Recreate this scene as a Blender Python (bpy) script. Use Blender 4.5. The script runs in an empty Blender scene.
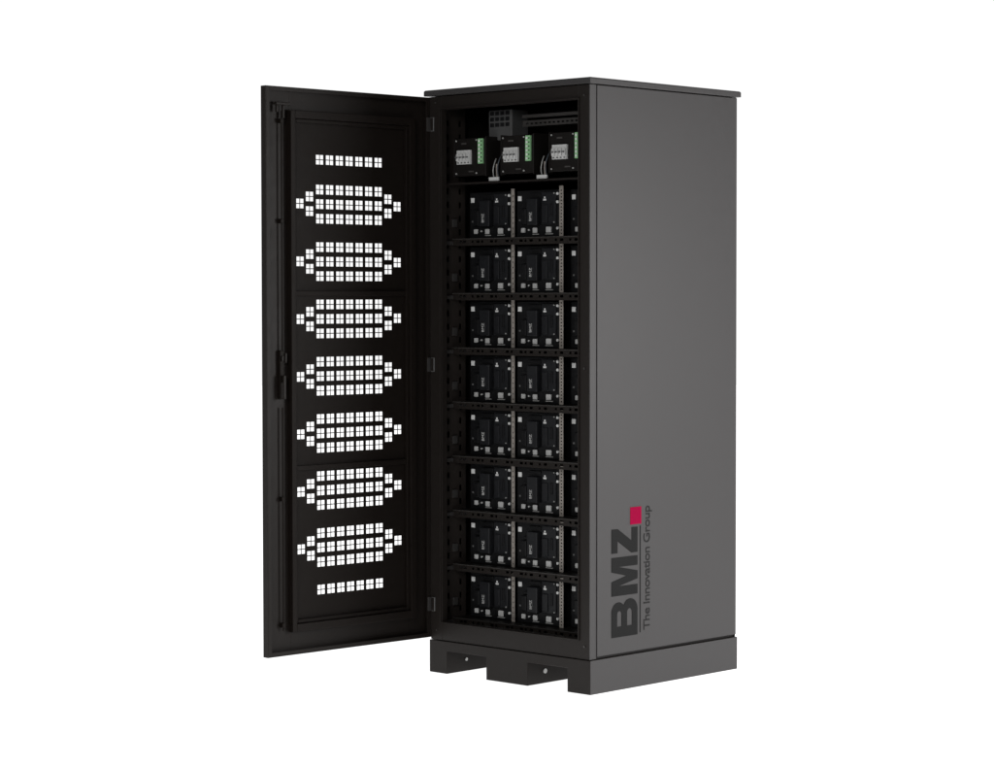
import bpy, bmesh, math
from mathutils import Matrix, Vector

scene = bpy.context.scene
col = scene.collection

# ------------------------------------------------------------------ materials
def mat(name, base, rough=0.5, metal=0.0, noise=0.0, scale=60, bump=0.0, bscale=900, spec=0.5):
    m = bpy.data.materials.new(name); m.use_nodes = True
    nt = m.node_tree; b = nt.nodes["Principled BSDF"]
    b.inputs["Base Color"].default_value = (*base, 1)
    b.inputs["Roughness"].default_value = rough
    b.inputs["Metallic"].default_value = metal
    b.inputs["Specular IOR Level"].default_value = spec
    tc = nt.nodes.new("ShaderNodeTexCoord")
    if noise > 0:
        n = nt.nodes.new("ShaderNodeTexNoise"); n.inputs["Scale"].default_value = scale
        n.inputs["Detail"].default_value = 4
        nt.links.new(tc.outputs["Object"], n.inputs["Vector"])
        mr = nt.nodes.new("ShaderNodeMapRange")
        mr.inputs["To Min"].default_value = 1 - noise; mr.inputs["To Max"].default_value = 1 + noise
        nt.links.new(n.outputs["Fac"], mr.inputs["Value"])
        mx = nt.nodes.new("ShaderNodeVectorMath"); mx.operation = 'SCALE'
        mx.inputs[0].default_value = base
        nt.links.new(mr.outputs["Result"], mx.inputs["Scale"])
        nt.links.new(mx.outputs["Vector"], b.inputs["Base Color"])
        mr2 = nt.nodes.new("ShaderNodeMapRange")
        mr2.inputs["To Min"].default_value = rough - 0.06; mr2.inputs["To Max"].default_value = rough + 0.06
        nt.links.new(n.outputs["Fac"], mr2.inputs["Value"])
        nt.links.new(mr2.outputs["Result"], b.inputs["Roughness"])
    if bump > 0:
        n2 = nt.nodes.new("ShaderNodeTexNoise"); n2.inputs["Scale"].default_value = bscale
        nt.links.new(tc.outputs["Object"], n2.inputs["Vector"])
        bp = nt.nodes.new("ShaderNodeBump"); bp.inputs["Strength"].default_value = bump
        bp.inputs["Distance"].default_value = 0.0006
        nt.links.new(n2.outputs["Fac"], bp.inputs["Height"])
        nt.links.new(bp.outputs["Normal"], b.inputs["Normal"])
    return m

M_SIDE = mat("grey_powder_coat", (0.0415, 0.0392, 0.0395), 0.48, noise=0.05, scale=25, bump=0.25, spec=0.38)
M_DARK = mat("darkened_powder_coat", (0.0125, 0.0100, 0.0086), 0.5, noise=0.08, scale=25, bump=0.2, spec=0.22)  # darker copy of the cabinet coat, front shade put into its colour
M_DOOR = mat("black_door_coat", (0.0074, 0.0053, 0.0042), 0.55, noise=0.08, scale=25, bump=0.2, spec=0.12)
M_DOORE = mat("black_door_frame_coat", (0.0088, 0.0066, 0.0054), 0.5, noise=0.08, scale=25, bump=0.2, spec=0.18)
M_INNER = mat("black_inner_steel", (0.0068, 0.0056, 0.0050), 0.5, noise=0.1, scale=30, spec=0.2)
M_WALL = mat("inner_rail_steel", (0.022, 0.018, 0.016), 0.45, noise=0.15, scale=30, spec=0.3)
M_MODULE = mat("module_black_plastic", (0.0065, 0.0066, 0.0072), 0.42, noise=0.1, scale=50, spec=0.25)
M_COVER = mat("module_cover_plastic", (0.0105, 0.011, 0.0125), 0.38, noise=0.1, scale=50, spec=0.35)
M_STEEL = mat("zinc_plated_steel", (0.27, 0.245, 0.22), 0.42, metal=0.1, noise=0.25, scale=60)
M_LIGHT = mat("pale_grey_plastic", (0.62, 0.62, 0.61), 0.45, noise=0.05, scale=80)
M_SOFT = mat("worn_grey_plastic", (0.34, 0.34, 0.33), 0.45, noise=0.1, scale=80)
M_BREAKER = mat("breaker_grey_plastic", (0.52, 0.52, 0.51), 0.45, noise=0.08, scale=80)
M_GREY = mat("mid_grey_plastic", (0.11, 0.11, 0.11), 0.5, noise=0.08, scale=60)
M_RAIL = mat("dark_grey_rail_steel", (0.042, 0.039, 0.037), 0.45, noise=0.12, scale=60)
M_BOX = mat("control_box_plastic", (0.065, 0.065, 0.065), 0.5, noise=0.1, scale=60)
M_HINGE = mat("dark_hinge_steel", (0.035, 0.033, 0.032), 0.4, noise=0.08, scale=60)
M_GREEN = mat("green_terminal_plastic", (0.24, 0.48, 0.24), 0.45, noise=0.06, scale=60)
M_BLACK = mat("black_print", (0.0065, 0.0065, 0.0065), 0.5, spec=0.12)
M_TAG = mat("grey_print", (0.013, 0.0125, 0.0125), 0.5, spec=0.15)
M_RED = mat("red_print", (0.28, 0.0004, 0.036), 0.6, spec=0.04)
M_CABLE = mat("dark_cable", (0.05, 0.06, 0.075), 0.4)

# ------------------------------------------------------------------ helpers
def link(o, parent=None, label=None, cat=None, group=None, kind=None):
    col.objects.link(o)
    if parent is not None: o.parent = parent
    if label: o["label"] = label
    if cat: o["category"] = cat
    if group: o["group"] = group
    if kind: o["kind"] = kind
    return o

def empty(name, loc=(0, 0, 0), rotz=0, parent=None, **k):
    o = bpy.data.objects.new(name, None); o.empty_display_size = 0.05
    o.location = loc; o.rotation_euler = (0, 0, rotz)
    return link(o, parent, **k)

def boxes(name, lst, mats, parent=None, bevel=0.0, seg=2, loc=(0, 0, 0), **k):
    if not isinstance(mats, (list, tuple)): mats = [mats]
    bm = bmesh.new()
    for b in lst:
        x0, x1, y0, y1, z0, z1 = b[:6]; mi = b[6] if len(b) > 6 else 0
        vs = [bm.verts.new(c) for c in [(x0,y0,z0),(x1,y0,z0),(x1,y1,z0),(x0,y1,z0),(x0,y0,z1),(x1,y0,z1),(x1,y1,z1),(x0,y1,z1)]]
        for f in [(0,3,2,1),(4,5,6,7),(0,1,5,4),(1,2,6,5),(2,3,7,6),(3,0,4,7)]:
            fc = bm.faces.new([vs[i] for i in f]); fc.material_index = mi
    me = bpy.data.meshes.new(name); bm.to_mesh(me); bm.free()
    for m in mats: me.materials.append(m)
    o = bpy.data.objects.new(name, me); o.location = loc
    if bevel > 0:
        md = o.modifiers.new("bevel", 'BEVEL'); md.width = bevel; md.segments = seg; md.limit_method = 'ANGLE'
    return link(o, parent, **k)

def each_box(name, lst, mats, parent=None, **k):
    return [boxes(name, [b], mats, parent, **k) for b in lst]

def cyl(bm, c, r, h, axis='y', n=20, mi=0):
    ret = bmesh.ops.create_cone(bm, cap_ends=True, segments=n, radius1=r, radius2=r, depth=h)
    rot = {'x': Matrix.Rotation(math.pi/2, 4, 'Y'), 'y': Matrix.Rotation(math.pi/2, 4, 'X'), 'z': Matrix.Identity(4)}[axis]
    bmesh.ops.transform(bm, matrix=Matrix.Translation(c) @ rot, verts=ret['verts'])

def each_cyl(name, lst, m, parent=None, **k):
    for c in lst:
        bm = bmesh.new(); cyl(bm, *c)
        me = bpy.data.meshes.new(name); bm.to_mesh(me); bm.free()
        me.materials.append(m)
        link(bpy.data.objects.new(name, me), parent, **k)

def sheet_holes(name, u0, u1, v0, v1, holes, fmap, mat_, parent=None, thick=0.002, **k):
    us = sorted(set([round(x, 5) for x in [u0, u1] + [h[0] for h in holes] + [h[1] for h in holes]]))
    vs = sorted(set([round(x, 5) for x in [v0, v1] + [h[2] for h in holes] + [h[3] for h in holes]]))
    iu = {x: i for i, x in enumerate(us)}; iv = {x: i for i, x in enumerate(vs)}
    void = set()
    for h in holes:
        for i in range(iu[round(h[0], 5)], iu[round(h[1], 5)]):
            for j in range(iv[round(h[2], 5)], iv[round(h[3], 5)]): void.add((i, j))
    verts = [fmap(u, v) for v in vs for u in us]; nu = len(us)
    faces = [(j*nu+i, j*nu+i+1, (j+1)*nu+i+1, (j+1)*nu+i) for j in range(len(vs)-1) for i in range(nu-1) if (i, j) not in void]
    me = bpy.data.meshes.new(name); me.from_pydata(verts, [], faces); me.update()
    bm = bmesh.new(); bm.from_mesh(me)
    bmesh.ops.delete(bm, geom=[v for v in bm.verts if not v.link_faces], context='VERTS')
    bm.to_mesh(me); bm.free()
    me.materials.append(mat_)
    o = bpy.data.objects.new(name, me)
    md = o.modifiers.new("thickness", 'SOLIDIFY'); md.thickness = thick; md.offset = 0
    return link(o, parent, **k)

def to_mesh_from(cu):
    t = bpy.data.objects.new("tmp", cu); col.objects.link(t)
    bpy.context.view_layer.update()
    me = bpy.data.meshes.new_from_object(t.evaluated_get(bpy.context.evaluated_depsgraph_get()))
    bpy.data.objects.remove(t)
    return me

def curve_mesh(name, splines, thick, mat_, mtx, parent=None, **k):
    cu = bpy.data.curves.new(name, 'CURVE'); cu.dimensions = '2D'; cu.fill_mode = 'BOTH'; cu.extrude = thick
    for pts in splines:
        sp = cu.splines.new('POLY'); sp.points.add(len(pts)-1)
        for p, q in zip(sp.points, pts): p.co = (q[0], q[1], 0, 1)
        sp.use_cyclic_u = True
    me = to_mesh_from(cu)
    me.transform(mtx); me.name = name; me.materials.clear(); me.materials.append(mat_)
    return link(bpy.data.objects.new(name, me), parent, **k)

def text_mesh(name, body, w, h, thick, mat_, mtx, offset=0.0, spacing=1.0, parent=None, **k):
    cu = bpy.data.curves.new(name, 'FONT'); cu.body = body; cu.size = 1; cu.extrude = 0.01; cu.offset = offset
    cu.space_character = spacing
    me = to_mesh_from(cu)
    xs = [v.co.x for v in me.vertices]; ys = [v.co.y for v in me.vertices]
    x0, x1, y0, y1 = min(xs), max(xs), min(ys), max(ys)
    for v in me.vertices:
        v.co.x = (v.co.x-x0)/(x1-x0)*w; v.co.y = (v.co.y-y0)/(y1-y0)*h; v.co.z = v.co.z/0.01*thick
    me.transform(mtx); me.materials.clear(); me.materials.append(mat_)
    return link(bpy.data.objects.new(name, me), parent, **k)

# ------------------------------------------------------------------ cabinet
W, D, H, HB = 0.8, 0.838, 2.164, 0.122
cab = empty("battery_cabinet", label="tall dark grey steel battery cabinet with its perforated door open", cat="cabinet")

boxes("housing", [
    (0.0, 0.004, 0.030, D-0.004, HB, H),
    (0.0, W-0.004, D-0.003, D, HB, H),
    (0.005, W-0.008, 0.031, D-0.005, H-0.006, H-0.001),
    (0.005, W-0.008, 0.031, D-0.005, HB+0.001, HB+0.020),
    (W-0.016, W-0.0085, 0.031, D-0.005, HB+0.021, H-0.007),
], M_INNER, cab)
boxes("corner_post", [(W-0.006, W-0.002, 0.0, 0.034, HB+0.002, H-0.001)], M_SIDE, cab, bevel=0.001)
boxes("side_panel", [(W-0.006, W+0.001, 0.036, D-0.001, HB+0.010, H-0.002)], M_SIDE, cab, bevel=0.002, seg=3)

OX0, OX1, OZ0, OZ1 = 0.060, 0.742, 0.196, 2.112
boxes("door_frame", [
    (0.0, OX0, 0.0, 0.028, HB+0.002, H-0.002),
    (OX1, W-0.0065, 0.0, 0.028, HB+0.002, H-0.002),
    (OX0, OX1, 0.001, 0.027, OZ1, H-0.002),
    (OX0, OX1, 0.001, 0.027, HB+0.002, OZ0),
    (OX0-0.008, OX0-0.003, -0.006, 0.0, OZ0-0.006, OZ1+0.006),
    (OX1+0.003, OX1+0.008, -0.006, 0.0, OZ0-0.006, OZ1+0.006),
    (OX0-0.003, OX1+0.003, -0.006, 0.0, OZ1+0.002, OZ1+0.006),
    (OX0-0.003, OX1+0.003, -0.006, 0.0, OZ0-0.006, OZ0-0.002),
], M_DARK, cab, bevel=0.001)
boxes("hinge_gap_blocker", [(-0.031, -0.0003, 0.0008, 0.005, 0.131, H-0.002)], M_BLACK, cab)  # added dark strip that blocks white background at the hinge gap
each_cyl("frame_screw", [((0.772, -0.001, z), 0.004, 0.003, 'y', 16) for z in (2.125, 1.16, 0.17)] +
     [((0.03, -0.001, z), 0.003, 0.003, 'y', 16) for z in (2.14, 0.16)], M_HINGE, cab)

bm = bmesh.new()
x0, x1, y0, y1 = -0.019, W+0.012, -0.014, D+0.010
def ring(i, z):
    return [bm.verts.new(c) for c in [(x0+i, y0+i, z), (x1-i, y0+i, z), (x1-i, y1-i, z), (x0+i, y1-i, z)]]
rs = [ring(0.010, H+0.001), ring(0.0, H+0.001), ring(0.0, H+0.019), ring(0.004, H+0.023), ring(0.06, H+0.026)]
for a, b in zip(rs[:-1], rs[1:]):
    for i in range(4):
        bm.faces.new([a[i], a[(i+1) % 4], b[(i+1) % 4], b[i]])
bm.faces.new(rs[0][::-1]); bm.faces.new(rs[-1])
bmesh.ops.recalc_face_normals(bm, faces=bm.faces)
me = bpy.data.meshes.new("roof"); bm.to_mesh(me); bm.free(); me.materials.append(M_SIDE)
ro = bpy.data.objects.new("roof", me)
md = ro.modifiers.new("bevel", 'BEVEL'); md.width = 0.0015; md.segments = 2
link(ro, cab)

F = [(0.0, 0.088), (0.292, 0.500), (0.694, W)]
P0 = -0.004; zt = HB
bm = bmesh.new()
pts = [(-0.004, 0), (F[0][1], 0), (F[0][1], 0.086), (F[1][0], 0.086), (F[1][0], 0), (F[1][1], 0), (F[1][1], 0.086),
       (F[2][0], 0.086), (F[2][0], 0), (W+0.004, 0), (W+0.004, zt), (-0.004, zt)]
fr = [bm.verts.new((p[0], P0, p[1])) for p in pts]; bk = [bm.verts.new((p[0], D+0.004, p[1])) for p in pts]
bm.faces.new(fr); bm.faces.new(bk[::-1])
for i in range(len(pts)):
    bm.faces.new([fr[i], bk[i], bk[(i+1) % len(pts)], fr[(i+1) % len(pts)]])
bmesh.ops.recalc_face_normals(bm, faces=bm.faces)
for f in bm.faces: f.material_index = 1 if f.normal.x > 0.5 and f.calc_center_median().x > W else 0  # outer right face keeps the grey coat, the rest the shade-darkened copy
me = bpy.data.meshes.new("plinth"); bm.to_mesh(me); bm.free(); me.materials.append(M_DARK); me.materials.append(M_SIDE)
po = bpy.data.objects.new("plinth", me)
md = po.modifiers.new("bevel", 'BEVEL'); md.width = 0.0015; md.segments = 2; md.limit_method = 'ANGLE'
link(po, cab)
each_cyl("plinth_bolt", [((F[0][1]+0.001, 0.10, 0.045), 0.006, 0.004, 'x', 16), ((F[1][1]+0.001, 0.09, 0.045), 0.009, 0.004, 'x', 16)], M_LIGHT, cab)

def side_m(z0, yb, x=W+0.0018):
    return Matrix(((0, 0, 1, x), (0, -1, 0, yb), (1, 0, 0, z0), (0, 0, 0, 1)))
def arc(cx, cy, r, a0, a1, n=14):
    return [(cx+r*math.cos(math.radians(a0+(a1-a0)*i/n)), cy+r*math.sin(math.radians(a0+(a1-a0)*i/n))) for i in range(n+1)]
B = [[(0, 0), (0.094, 0)] + arc(0.094, 0.041, 0.041, -88, 62) + arc(0.088, 0.106, 0.038, -52, 90) + [(0, 0.144)],
     [(0.038, 0.031), (0.086, 0.031)] + arc(0.086, 0.0445, 0.0135, -88, 88, 8) + [(0.038, 0.058)],
     [(0.038, 0.089), (0.082, 0.089)] + arc(0.082, 0.101, 0.012, -88, 88, 8) + [(0.038, 0.113)]]
mo = 0.149
Mm = [[(mo+a, b) for a, b in [(0, 0), (0, .144), (.052, .144), (.0695, .062), (.087, .144), (.139, .144), (.139, 0), (.104, 0), (.104, .104), (.084, 0), (.055, 0), (.035, .104), (.035, 0)]]]
zo = 0.300
Z = [[(zo+a, b) for a, b in [(0, 0), (.092, 0), (.092, .033), (.044, .033), (.090, .110), (.090, .144), (.003, .144), (.003, .111), (.046, .111), (0, .034)]]]
curve_mesh("logo_lettering", B+Mm+Z, 0.0004, M_BLACK, side_m(0.191, 0.257), cab)
boxes("logo_line", [(W+0.0011, W+0.0020, 0.270, 0.275, 0.197, 0.585)], M_BLACK, cab)
boxes("logo_square", [(W+0.0011, W+0.0022, 0.216, 0.278, 0.592, 0.655)], M_RED, cab)
text_mesh("tagline_lettering", "The Innovation Group", 0.452, 0.047, 0.0004, M_TAG, side_m(0.203, 0.338), offset=0.005, spacing=0.92, parent=cab)

# ------------------------------------------------------------------ door
door = empty("door", (0, 0, 0), math.radians(-92.94), parent=cab)
DS0, DS1, DZ0, DZ1 = 0.0003, 0.780, 0.131, 2.161
holes = []
cw, gp = 0.0156, 0.0030
chh, gph = 0.0154, 0.0033
clw = 2*cw+gp; clh = 2*chh+gph
def cluster(cs, cz):
    for i in range(2):
        for j in range(2):
            a = cs-clw/2+i*(cw+gp); b = cz-clh/2+j*(chh+gph)
            holes.append((a, a+cw, b, b+chh))
CS = 0.374; PP = 0.0465
def row(cz):
    for i in range(-3, 4): cluster(CS+i*PP, cz)
row(1.910); row(0.352)
for m in range(7):
    c = 1.750-0.2075*m
    for r in (-1, 0, 1): row(c+r*0.0525)
    for sgn in (-1, 1):
        cluster(CS+sgn*0.187, c+0.0263); cluster(CS+sgn*0.187, c-0.0263); cluster(CS+sgn*0.232, c)
sheet_holes("perforated_panel", 0.098, 0.655, 0.232, 2.05, holes, lambda u, v: (u, -0.026, v), M_DOOR, door, thick=0.0010)
boxes("door_skin", [
    (DS0, 0.098, -0.027, -0.025, DZ0, DZ1), (0.655, DS1, -0.027, -0.025, DZ0, DZ1),
    (0.098, 0.655, -0.027, -0.025, DZ0, 0.232), (0.098, 0.655, -0.027, -0.025, 2.05, DZ1),
    (DS1-0.003, DS1, -0.0245, 0.0, DZ0, DZ1), (DS0, DS0+0.003, -0.0245, 0.0, DZ0, DZ1),
    (DS0+0.003, DS1-0.003, -0.0245, 0.0, DZ1-0.003, DZ1), (DS0+0.003, DS1-0.003, -0.0245, 0.0, DZ0, DZ0+0.003),
    (DS1-0.018, DS1-0.003, -0.002, 0.0, DZ0+0.003, DZ1-0.003), (DS0+0.003, DS0+0.016, -0.002, 0.0, DZ0+0.003, DZ1-0.003),
    (DS0+0.016, DS1-0.018, -0.002, 0.0, DZ1-0.016, DZ1-0.003), (DS0+0.016, DS1-0.018, -0.002, 0.0, DZ0+0.003, DZ0+0.016),
], M_DOORE, door, bevel=0.0006)
S0, S1, Z0_, Z1_ = 0.072, 0.666, 0.212, 2.080
boxes("stiffening_frame", [
    (S1-0.020, S1, -0.0245, 0.000, Z0_, Z1_), (S0, S0+0.026, -0.0245, 0.000, Z0_, Z1_),
    (S0+0.026, S1-0.020, -0.0245, 0.000, Z1_-0.028, Z1_), (S0+0.026, S1-0.020, -0.0245, 0.000, Z0_, Z0_+0.028),
    (S0+0.027, S1-0.021, -0.0245, -0.014, 1.418, 1.436), (S0+0.027, S1-0.021, -0.0245, -0.014, 0.790, 0.808),
    (S1-0.032, S1-0.0205, -0.0245, -0.010, Z0_+0.029, Z1_-0.029), (S0+0.0265, S0+0.038, -0.0245, -0.010, Z0_+0.029, Z1_-0.029),
    (S0+0.038, S1-0.032, -0.0245, -0.010, Z1_-0.042, Z1_-0.029), (S0+0.038, S1-0.032, -0.0245, -0.010, Z0_+0.029, Z0_+0.042),
], M_DOOR, door, bevel=0.0015)
each_cyl("locking_rod", [((0.700, -0.012, 1.65), 0.0028, 0.85, 'z', 12), ((0.700, -0.012, 0.62), 0.0028, 0.80, 'z', 12)], M_DOOR, door)
each_box("rod_guide", [(0.693, 0.708, -0.0245, -0.006, z-0.008, z+0.008) for z in (2.04, 1.685, 0.693, 0.24)], M_DOOR, door, bevel=0.002)
boxes("rod_hook", [(0.664, 0.728, -0.012, -0.004, 2.096, 2.106), (0.718, 0.728, -0.012, -0.004, 2.070, 2.0955), (0.690, 0.700, -0.012, -0.004, 2.050, 2.0955)], M_DOORE, door, bevel=0.002)
each_box("latch", [(0.692, 0.712, -0.0245, -0.010, 1.05, 1.225)], M_DOOR, door, bevel=0.003)
boxes("latch_handle", [(0.698, 0.707, -0.0095, 0.002, 1.11, 1.135), (0.697, 0.709, 0.0025, 0.007, 1.05, 1.135)], M_DOORE, door, bevel=0.002)
boxes("latch_lock", [(0.682, 0.6915, -0.0245, -0.006, 1.18, 1.215), (0.698, 0.708, -0.0095, -0.004, 1.185, 1.205)], M_DOORE, door, bevel=0.002)
for z in (2.06, 1.16, 0.257):
    boxes("hinge", [(0.001, 0.018, 0.0005, 0.0035, z-0.026, z+0.026)], M_HINGE, door, bevel=0.001)
for z in (2.06, 1.16, 0.257):
    boxes("hinge_plate", [(0.008, 0.024, -0.0055, -0.0005, z-0.026, z+0.026)], M_GREY, cab, bevel=0.001)
    boxes("hinge_leaf", [(0.0100, 0.0220, -0.0065, -0.0057, z-0.024, z+0.024)], M_DARK, cab)

# ------------------------------------------------------------------ rack inside
YS = 0.085
zs = [1.622-0.2045*k for k in range(8)]
for k in range(8):
    z = zs[k]
    hs = []
    for x0h in (0.070, 0.090, 0.135, 0.160, 0.185, 0.230, 0.255, 0.310, 0.335, 0.380, 0.405, 0.430, 0.475, 0.500, 0.555, 0.580, 0.625, 0.650, 0.700, 0.730):
        wd = 0.016 if int(x0h*1000) % 2 == 0 else 0.010
        hs.append((x0h, x0h+wd, z-0.006, z+0.003))
    shelf = boxes("shelf", [(0.034, 0.782, YS+0.002, 0.78, z+0.0085, z+0.0115, 0), (0.036, 0.780, YS-0.004, YS-0.0012, z+0.0085, z+0.0105, 1)], [M_INNER, M_RAIL], cab)  # second box is a lighter strip painting the edge highlight
    sheet_holes("shelf_lip", 0.034, 0.782, z-0.016, z+0.012, hs, lambda u, v: (u, YS, v), M_DARK, shelf, thick=0.002)
hs = []
z = 0.22
while z < 2.09:
    hs.append((0.060, 0.072, z, z+0.022)); hs.append((0.125, 0.137, z, z+0.022)); z += 0.051
sheet_holes("slotted_rail", 0.032, 0.160, 0.150, 2.14, hs, lambda u, v: (0.028, u, v), M_WALL, cab, thick=0.0015)
each_box("rail_bracket", [(0.0295, 0.038, 0.040, 0.40, zz-0.012, zz+0.002) for zz in zs], M_HINGE, cab, bevel=0.001)
each_box("rail_clip", [(0.0295, 0.036, 0.085, 0.110, zz+0.055, zz+0.085) for zz in zs], M_HINGE, cab, bevel=0.001)
hs = [(x*0.001, x*0.001+0.012, 2.048, 2.054) for x in range(372, 770, 22)]
sheet_holes("mounting_rail", 0.355, 0.782, 2.040, 2.062, hs, lambda u, v: (u, 0.13, v), M_RAIL, cab, thick=0.002)
boxes("cross_beam", [(0.355, 0.782, 0.125, 0.15, 2.072, 2.084)], M_RAIL, cab, bevel=0.001)
boxes("back_plate", [(0.03, 0.78, 0.42, 0.424, 1.85, 2.13)], M_INNER, cab)
boxes("bay_floor", [(0.034, 0.782, 0.050, 0.42, 1.838, 1.841)], M_INNER, cab)
boxes("bay_tray_edge", [(0.036, 0.780, 0.046, 0.0495, 1.834, 1.840)], M_DARK, cab, bevel=0.0008)

# ------------------------------------------------------------------ battery modules
YM = 0.14
def build_module():
    m = empty("battery_module", label="black battery module with pale connectors on a rack shelf", cat="battery", group="battery modules on the rack shelves")
    boxes("case", [(0.0, 0.218, 0.0, 0.60, 0.0, 0.172)], M_MODULE, m, bevel=0.003)
    boxes("cover", [(0.128, 0.198, -0.005, -0.0005, 0.046, 0.164), (0.134, 0.160, -0.010, -0.0055, 0.052, 0.118)], M_COVER, m, bevel=0.002)
    boxes("central_box", [(0.070, 0.122, -0.024, -0.0005, 0.044, 0.140)], M_COVER, m, bevel=0.003)
    boxes("bracket", [(0.066, 0.126, -0.006, -0.0005, 0.1405, 0.160), (0.040, 0.0655, -0.010, -0.0005, 0.110, 0.118)], M_MODULE, m, bevel=0.001)
    boxes("handle_block", [(0.030, 0.058, -0.014, -0.0005, 0.046, 0.104)], M_MODULE, m, bevel=0.003)
    each_box("connector", [(0.028, 0.047, -0.009, -0.0005, 0.016, 0.034), (0.086, 0.107, -0.009, -0.0005, 0.014, 0.034), (0.152, 0.177, -0.009, -0.0005, 0.014, 0.036)], M_BREAKER, m, bevel=0.003)
    each_box("connector_base", [(0.082, 0.112, -0.003, -0.0005, 0.0085, 0.0115), (0.146, 0.182, -0.003, -0.0005, 0.0085, 0.0115)], M_SOFT, m)
    boxes("status_label", [(0.008, 0.026, -0.003, -0.0005, 0.134, 0.152)], M_LIGHT, m, bevel=0.0008)
    boxes("warning_label", [(0.012, 0.024, -0.0015, -0.0005, 0.060, 0.066)], M_GREY, m)
    each_box("indicator", [(0.138, 0.1445, -0.0062, -0.0052, 0.132, 0.1385), (0.146, 0.1525, -0.0062, -0.0052, 0.132, 0.1385), (0.142, 0.1485, -0.0062, -0.0052, 0.140, 0.1465)], M_LIGHT, m)
    each_cyl("screw", [((x, -0.003, z), r, 0.006, 'y', 14) for x, z, r in ((0.207, 0.156, 0.0052), (0.207, 0.126, 0.0052), (0.207, 0.030, 0.005), (0.064, 0.026, 0.003))], M_LIGHT, m)
    each_cyl("cover_screw", [((x, -0.006, z), 0.0025, 0.004, 'y', 10) for x, z in ((0.192, 0.158), (0.192, 0.052))], M_SOFT, m)
    boxes("fuse_holder", [(0.172, 0.184, -0.009, -0.0052, 0.075, 0.120)], M_MODULE, m, bevel=0.002)
    sh = []
    z = 0.008
    while z < 0.165: sh.append((0.2265, 0.2325, z, z+0.005)); z += 0.012
    sheet_holes("busbar", 0.220, 0.239, 0.0, 0.184, sh, lambda u, v: (u, -0.008, v), M_STEEL, m, thick=0.002)
    mt = Matrix(((0, -1, 0, 0.0955), (0, 0, -1, -0.0245), (1, 0, 0, 0.058), (0, 0, 0, 1)))
    text_mesh("nameplate_lettering", "BMZ", 0.033, 0.0108, 0.0003, M_BREAKER, mt, offset=0.0, parent=m)
    boxes("nameplate_line", [(0.0990, 0.1000, -0.0248, -0.0243, 0.058, 0.091)], M_GREY, m)
    return m
mod = build_module()
sh2 = []
z = 0.010
while z < 0.165: sh2.append((0.2290, 0.2330, z, z+0.006)); z += 0.020
tmp = sheet_holes("slotted_busbar", 0.2225, 0.2385, 0.0, 0.180, sh2, lambda u, v: (u, -0.008, v), M_STEEL, None)
plain = tmp.data
bpy.data.objects.remove(tmp)
def clone(root, loc):
    c = root.copy(); c.location = loc; col.objects.link(c)
    for ch in root.children:
        d = ch.copy(); col.objects.link(d); d.parent = c
    return c
bpy.context.view_layer.update()
for k in range(8):
    for j in range(3):
        if k == 0 and j == 1: mod.location = (0.3145, YM, zs[0]+0.0125); continue
        c = clone(mod, (0.072+0.2425*j, YM + (0.028 if j == 2 else 0), zs[k]+0.0125))
        for ch in list(c.children):
            if ch.name.startswith("busbar"):
                if j == 0: ch.data = plain
                elif j == 2: bpy.data.objects.remove(ch)

# ------------------------------------------------------------------ switch units at top
def build_switch():
    s = empty("switch_unit", label="black switch unit with pale circuit breakers and green terminals", cat="switchgear", group="switch units in the top bay")
    boxes("case", [(0.0, 0.158, 0.0, 0.20, 0.0, 0.140), (-0.004, 0.0, -0.003, 0.10, -0.004, 0.144), (0.158, 0.162, -0.003, 0.10, -0.004, 0.144)], M_INNER, s, bevel=0.002)
    for i in range(4):
        a = 0.018+i*0.0175
        boxes("circuit_breaker", [(a, a+0.0168, -0.010, -0.0005, 0.044, 0.096, 0), (a+0.002, a+0.0148, -0.016, -0.0105, 0.056, 0.082, 0), (a+0.004, a+0.0125, -0.024, -0.0165, 0.067, 0.072, 1),
               (a+0.004, a+0.0128, -0.0115, -0.0105, 0.047, 0.052, 1)], [M_BREAKER, M_GREY], s, bevel=0.0008)
    gr = [(0.125, 0.149, -0.008, -0.0005, 0.044, 0.136, 0)]
    for i in range(6):
        gr.append((0.129, 0.137, -0.0100, -0.0085, 0.049+i*0.0148, 0.057+i*0.0148, 1))
        gr.append((0.141, 0.147, -0.0095, -0.0085, 0.050+i*0.0148, 0.055+i*0.0148, 2))
    boxes("terminal_block", gr, [M_GREEN, M_LIGHT, M_BLACK], s, bevel=0.0006)
    each_box("rating_plate", [(0.034, 0.060, -0.002, -0.0005, 0.118, 0.124), (0.072, 0.098, -0.002, -0.0005, 0.014, 0.019)], M_RAIL, s)
    each_cyl("screw", [((x, -0.001, z), 0.003, 0.004, 'y', 12) for x, z in ((0.008, 0.132), (0.112, 0.132), (0.008, 0.01), (0.112, 0.01))], M_SOFT, s)
    return s
sw = build_switch(); sw.location = (0.083, 0.05, 1.864)
clone(sw, (0.323, 0.05, 1.864)); clone(sw, (0.563, 0.05, 1.864))

ctl = empty("control_box", (0.200, 0.11, 1.995), label="grey control box above the switch units", cat="control box")
boxes("case", [(0, 0.118, 0, 0.09, 0.0, 0.112)], M_BOX, ctl, bevel=0.003)
each_box("socket", [(0.010+i*0.026, 0.028+i*0.026, -0.004, -0.0005, 0.050+j*0.021, 0.064+j*0.021) for i in range(4) for j in range(3)], M_MODULE, ctl, bevel=0.001)

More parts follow.
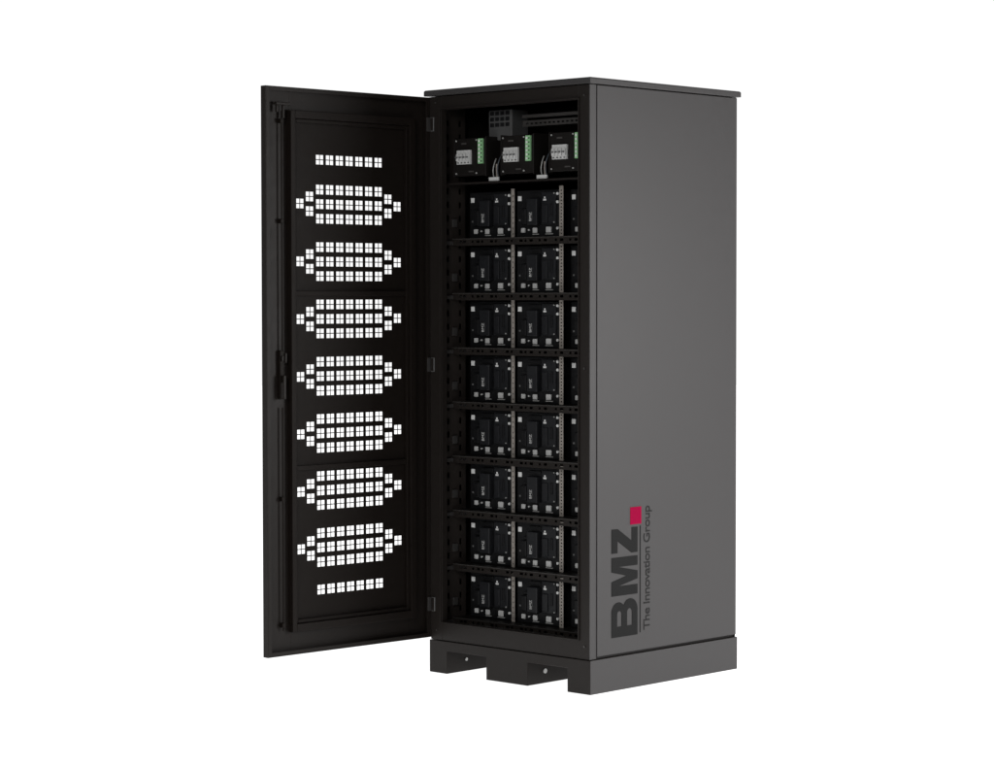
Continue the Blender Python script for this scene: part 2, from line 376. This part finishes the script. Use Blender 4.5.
def cable(name, pts, r, m, **k):
    cu = bpy.data.curves.new(name, 'CURVE'); cu.dimensions = '3D'; cu.bevel_depth = r; cu.bevel_resolution = 3
    sp = cu.splines.new('BEZIER'); sp.bezier_points.add(len(pts)-1)
    for b, p in zip(sp.bezier_points, pts): b.co = p; b.handle_left_type = b.handle_right_type = 'AUTO'
    me = to_mesh_from(cu)
    me.materials.clear(); me.materials.append(m)
    return link(bpy.data.objects.new(name, me), **k)
for x in (0.258, 0.498):
    cable("cable", [(x+0.008, 0.08, 1.925), (x+0.012, 0.066, 1.905), (x+0.008, 0.064, 1.875), (x+0.012, 0.07, 1.8425)], 0.0020, M_SOFT, label="short pale grey cable between two switch units", cat="cable", group="cables in the top bay")
    cable("cable", [(x+0.032, 0.09, 1.945), (x+0.034, 0.07, 1.92), (x+0.028, 0.066, 1.88), (x+0.032, 0.075, 1.8425)], 0.0020, M_CABLE, label="short dark blue cable between two switch units", cat="cable", group="cables in the top bay")
    boxes("cable_clamp", [(x-0.004, x+0.046, 0.052, 0.060, 1.8415, 1.856)], M_BREAKER, cab, bevel=0.002)
    boxes("cable_bracket", [(x+0.016, x+0.025, 0.070, 0.076, 1.8415, 1.905)], M_STEEL, cab, bevel=0.001)

# ------------------------------------------------------------------ floor, world, lights
v = Vector((-0.688, 0.726, 0)); r_ = Vector((0.726, 0.688, 0))
c0 = Vector((0.4, 0.4, 0))
pts = [c0-v*3.2-r_*12, c0-v*3.2+r_*12, c0+v*30+r_*30, c0+v*30-r_*30]
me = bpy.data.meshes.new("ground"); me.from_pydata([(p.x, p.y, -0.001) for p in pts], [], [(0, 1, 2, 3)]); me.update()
mf = bpy.data.materials.new("glowing_white_floor"); mf.use_nodes = True
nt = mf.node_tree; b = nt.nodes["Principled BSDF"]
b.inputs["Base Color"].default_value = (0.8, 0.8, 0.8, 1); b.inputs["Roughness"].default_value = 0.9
b.inputs["Emission Color"].default_value = (1, 1, 1, 1); b.inputs["Emission Strength"].default_value = 1.0  # floor emits white itself so that no contact shadow shows
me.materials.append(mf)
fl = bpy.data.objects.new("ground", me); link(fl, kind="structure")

w = bpy.data.worlds.new("World"); scene.world = w; w.use_nodes = True
nt = w.node_tree; bg = nt.nodes["Background"]
tc = nt.nodes.new("ShaderNodeTexCoord")
dot = nt.nodes.new("ShaderNodeVectorMath"); dot.operation = 'DOT_PRODUCT'; dot.inputs[1].default_value = (v.x, v.y, 0)
nt.links.new(tc.outputs["Generated"], dot.inputs[0])
mr = nt.nodes.new("ShaderNodeMapRange"); mr.interpolation_type = 'SMOOTHSTEP'
mr.inputs["From Min"].default_value = 0.45; mr.inputs["From Max"].default_value = 0.75
mr.inputs["To Min"].default_value = 0.10; mr.inputs["To Max"].default_value = 1.02
nt.links.new(dot.outputs["Value"], mr.inputs["Value"])
nt.links.new(mr.outputs["Result"], bg.inputs["Strength"])
bg.inputs["Color"].default_value = (1, 1, 1, 1)

def area(name, loc, target, size, energy, colr=(1, 1, 1)):
    l = bpy.data.lights.new(name, 'AREA'); l.shape = 'RECTANGLE'; l.size = size[0]; l.size_y = size[1]; l.energy = energy; l.color = colr
    o = bpy.data.objects.new(name, l); o.location = loc
    o.rotation_euler = (Vector(target)-Vector(loc)).to_track_quat('-Z', 'Y').to_euler()
    col.objects.link(o)
area("side_fill_lamp", (4.0, 1.8, 1.5), (0.8, 0.4, 1.0), (1.6, 1.6), 104, (1, 0.99, 0.985))  # added unseen lamp that brightens the side panel
area("front_fill_lamp", (2.9, -5.0, 3.0), (0.3, 0.1, 1.1), (1.6, 1.6), 115)  # added unseen lamp that lifts the front frame and interior

# ------------------------------------------------------------------ camera
cx, cy, cz, yaw, pit, roll, f = [6.44618, -6.43221, 1.41026, -0.75899, -0.03554, -0.00125, 2419.83903]
fw = Vector((math.sin(yaw)*math.cos(pit), math.cos(yaw)*math.cos(pit), math.sin(pit)))
r = Vector((math.cos(yaw), -math.sin(yaw), 0)); u = r.cross(fw)
r2 = r*math.cos(roll)+u*math.sin(roll); u2 = -r*math.sin(roll)+u*math.cos(roll)
cam = bpy.data.cameras.new("camera"); co = bpy.data.objects.new("camera", cam); col.objects.link(co)
cam.sensor_width = 36; cam.lens = f/994*36; cam.clip_end = 200
mw = Matrix((r2, u2, -fw)).transposed().to_4x4(); mw.translation = (cx, cy, cz)
co.matrix_world = mw
scene.camera = co
scene.view_settings.view_transform = 'Standard'
scene.view_settings.look = 'None'
scene.view_settings.exposure = 0
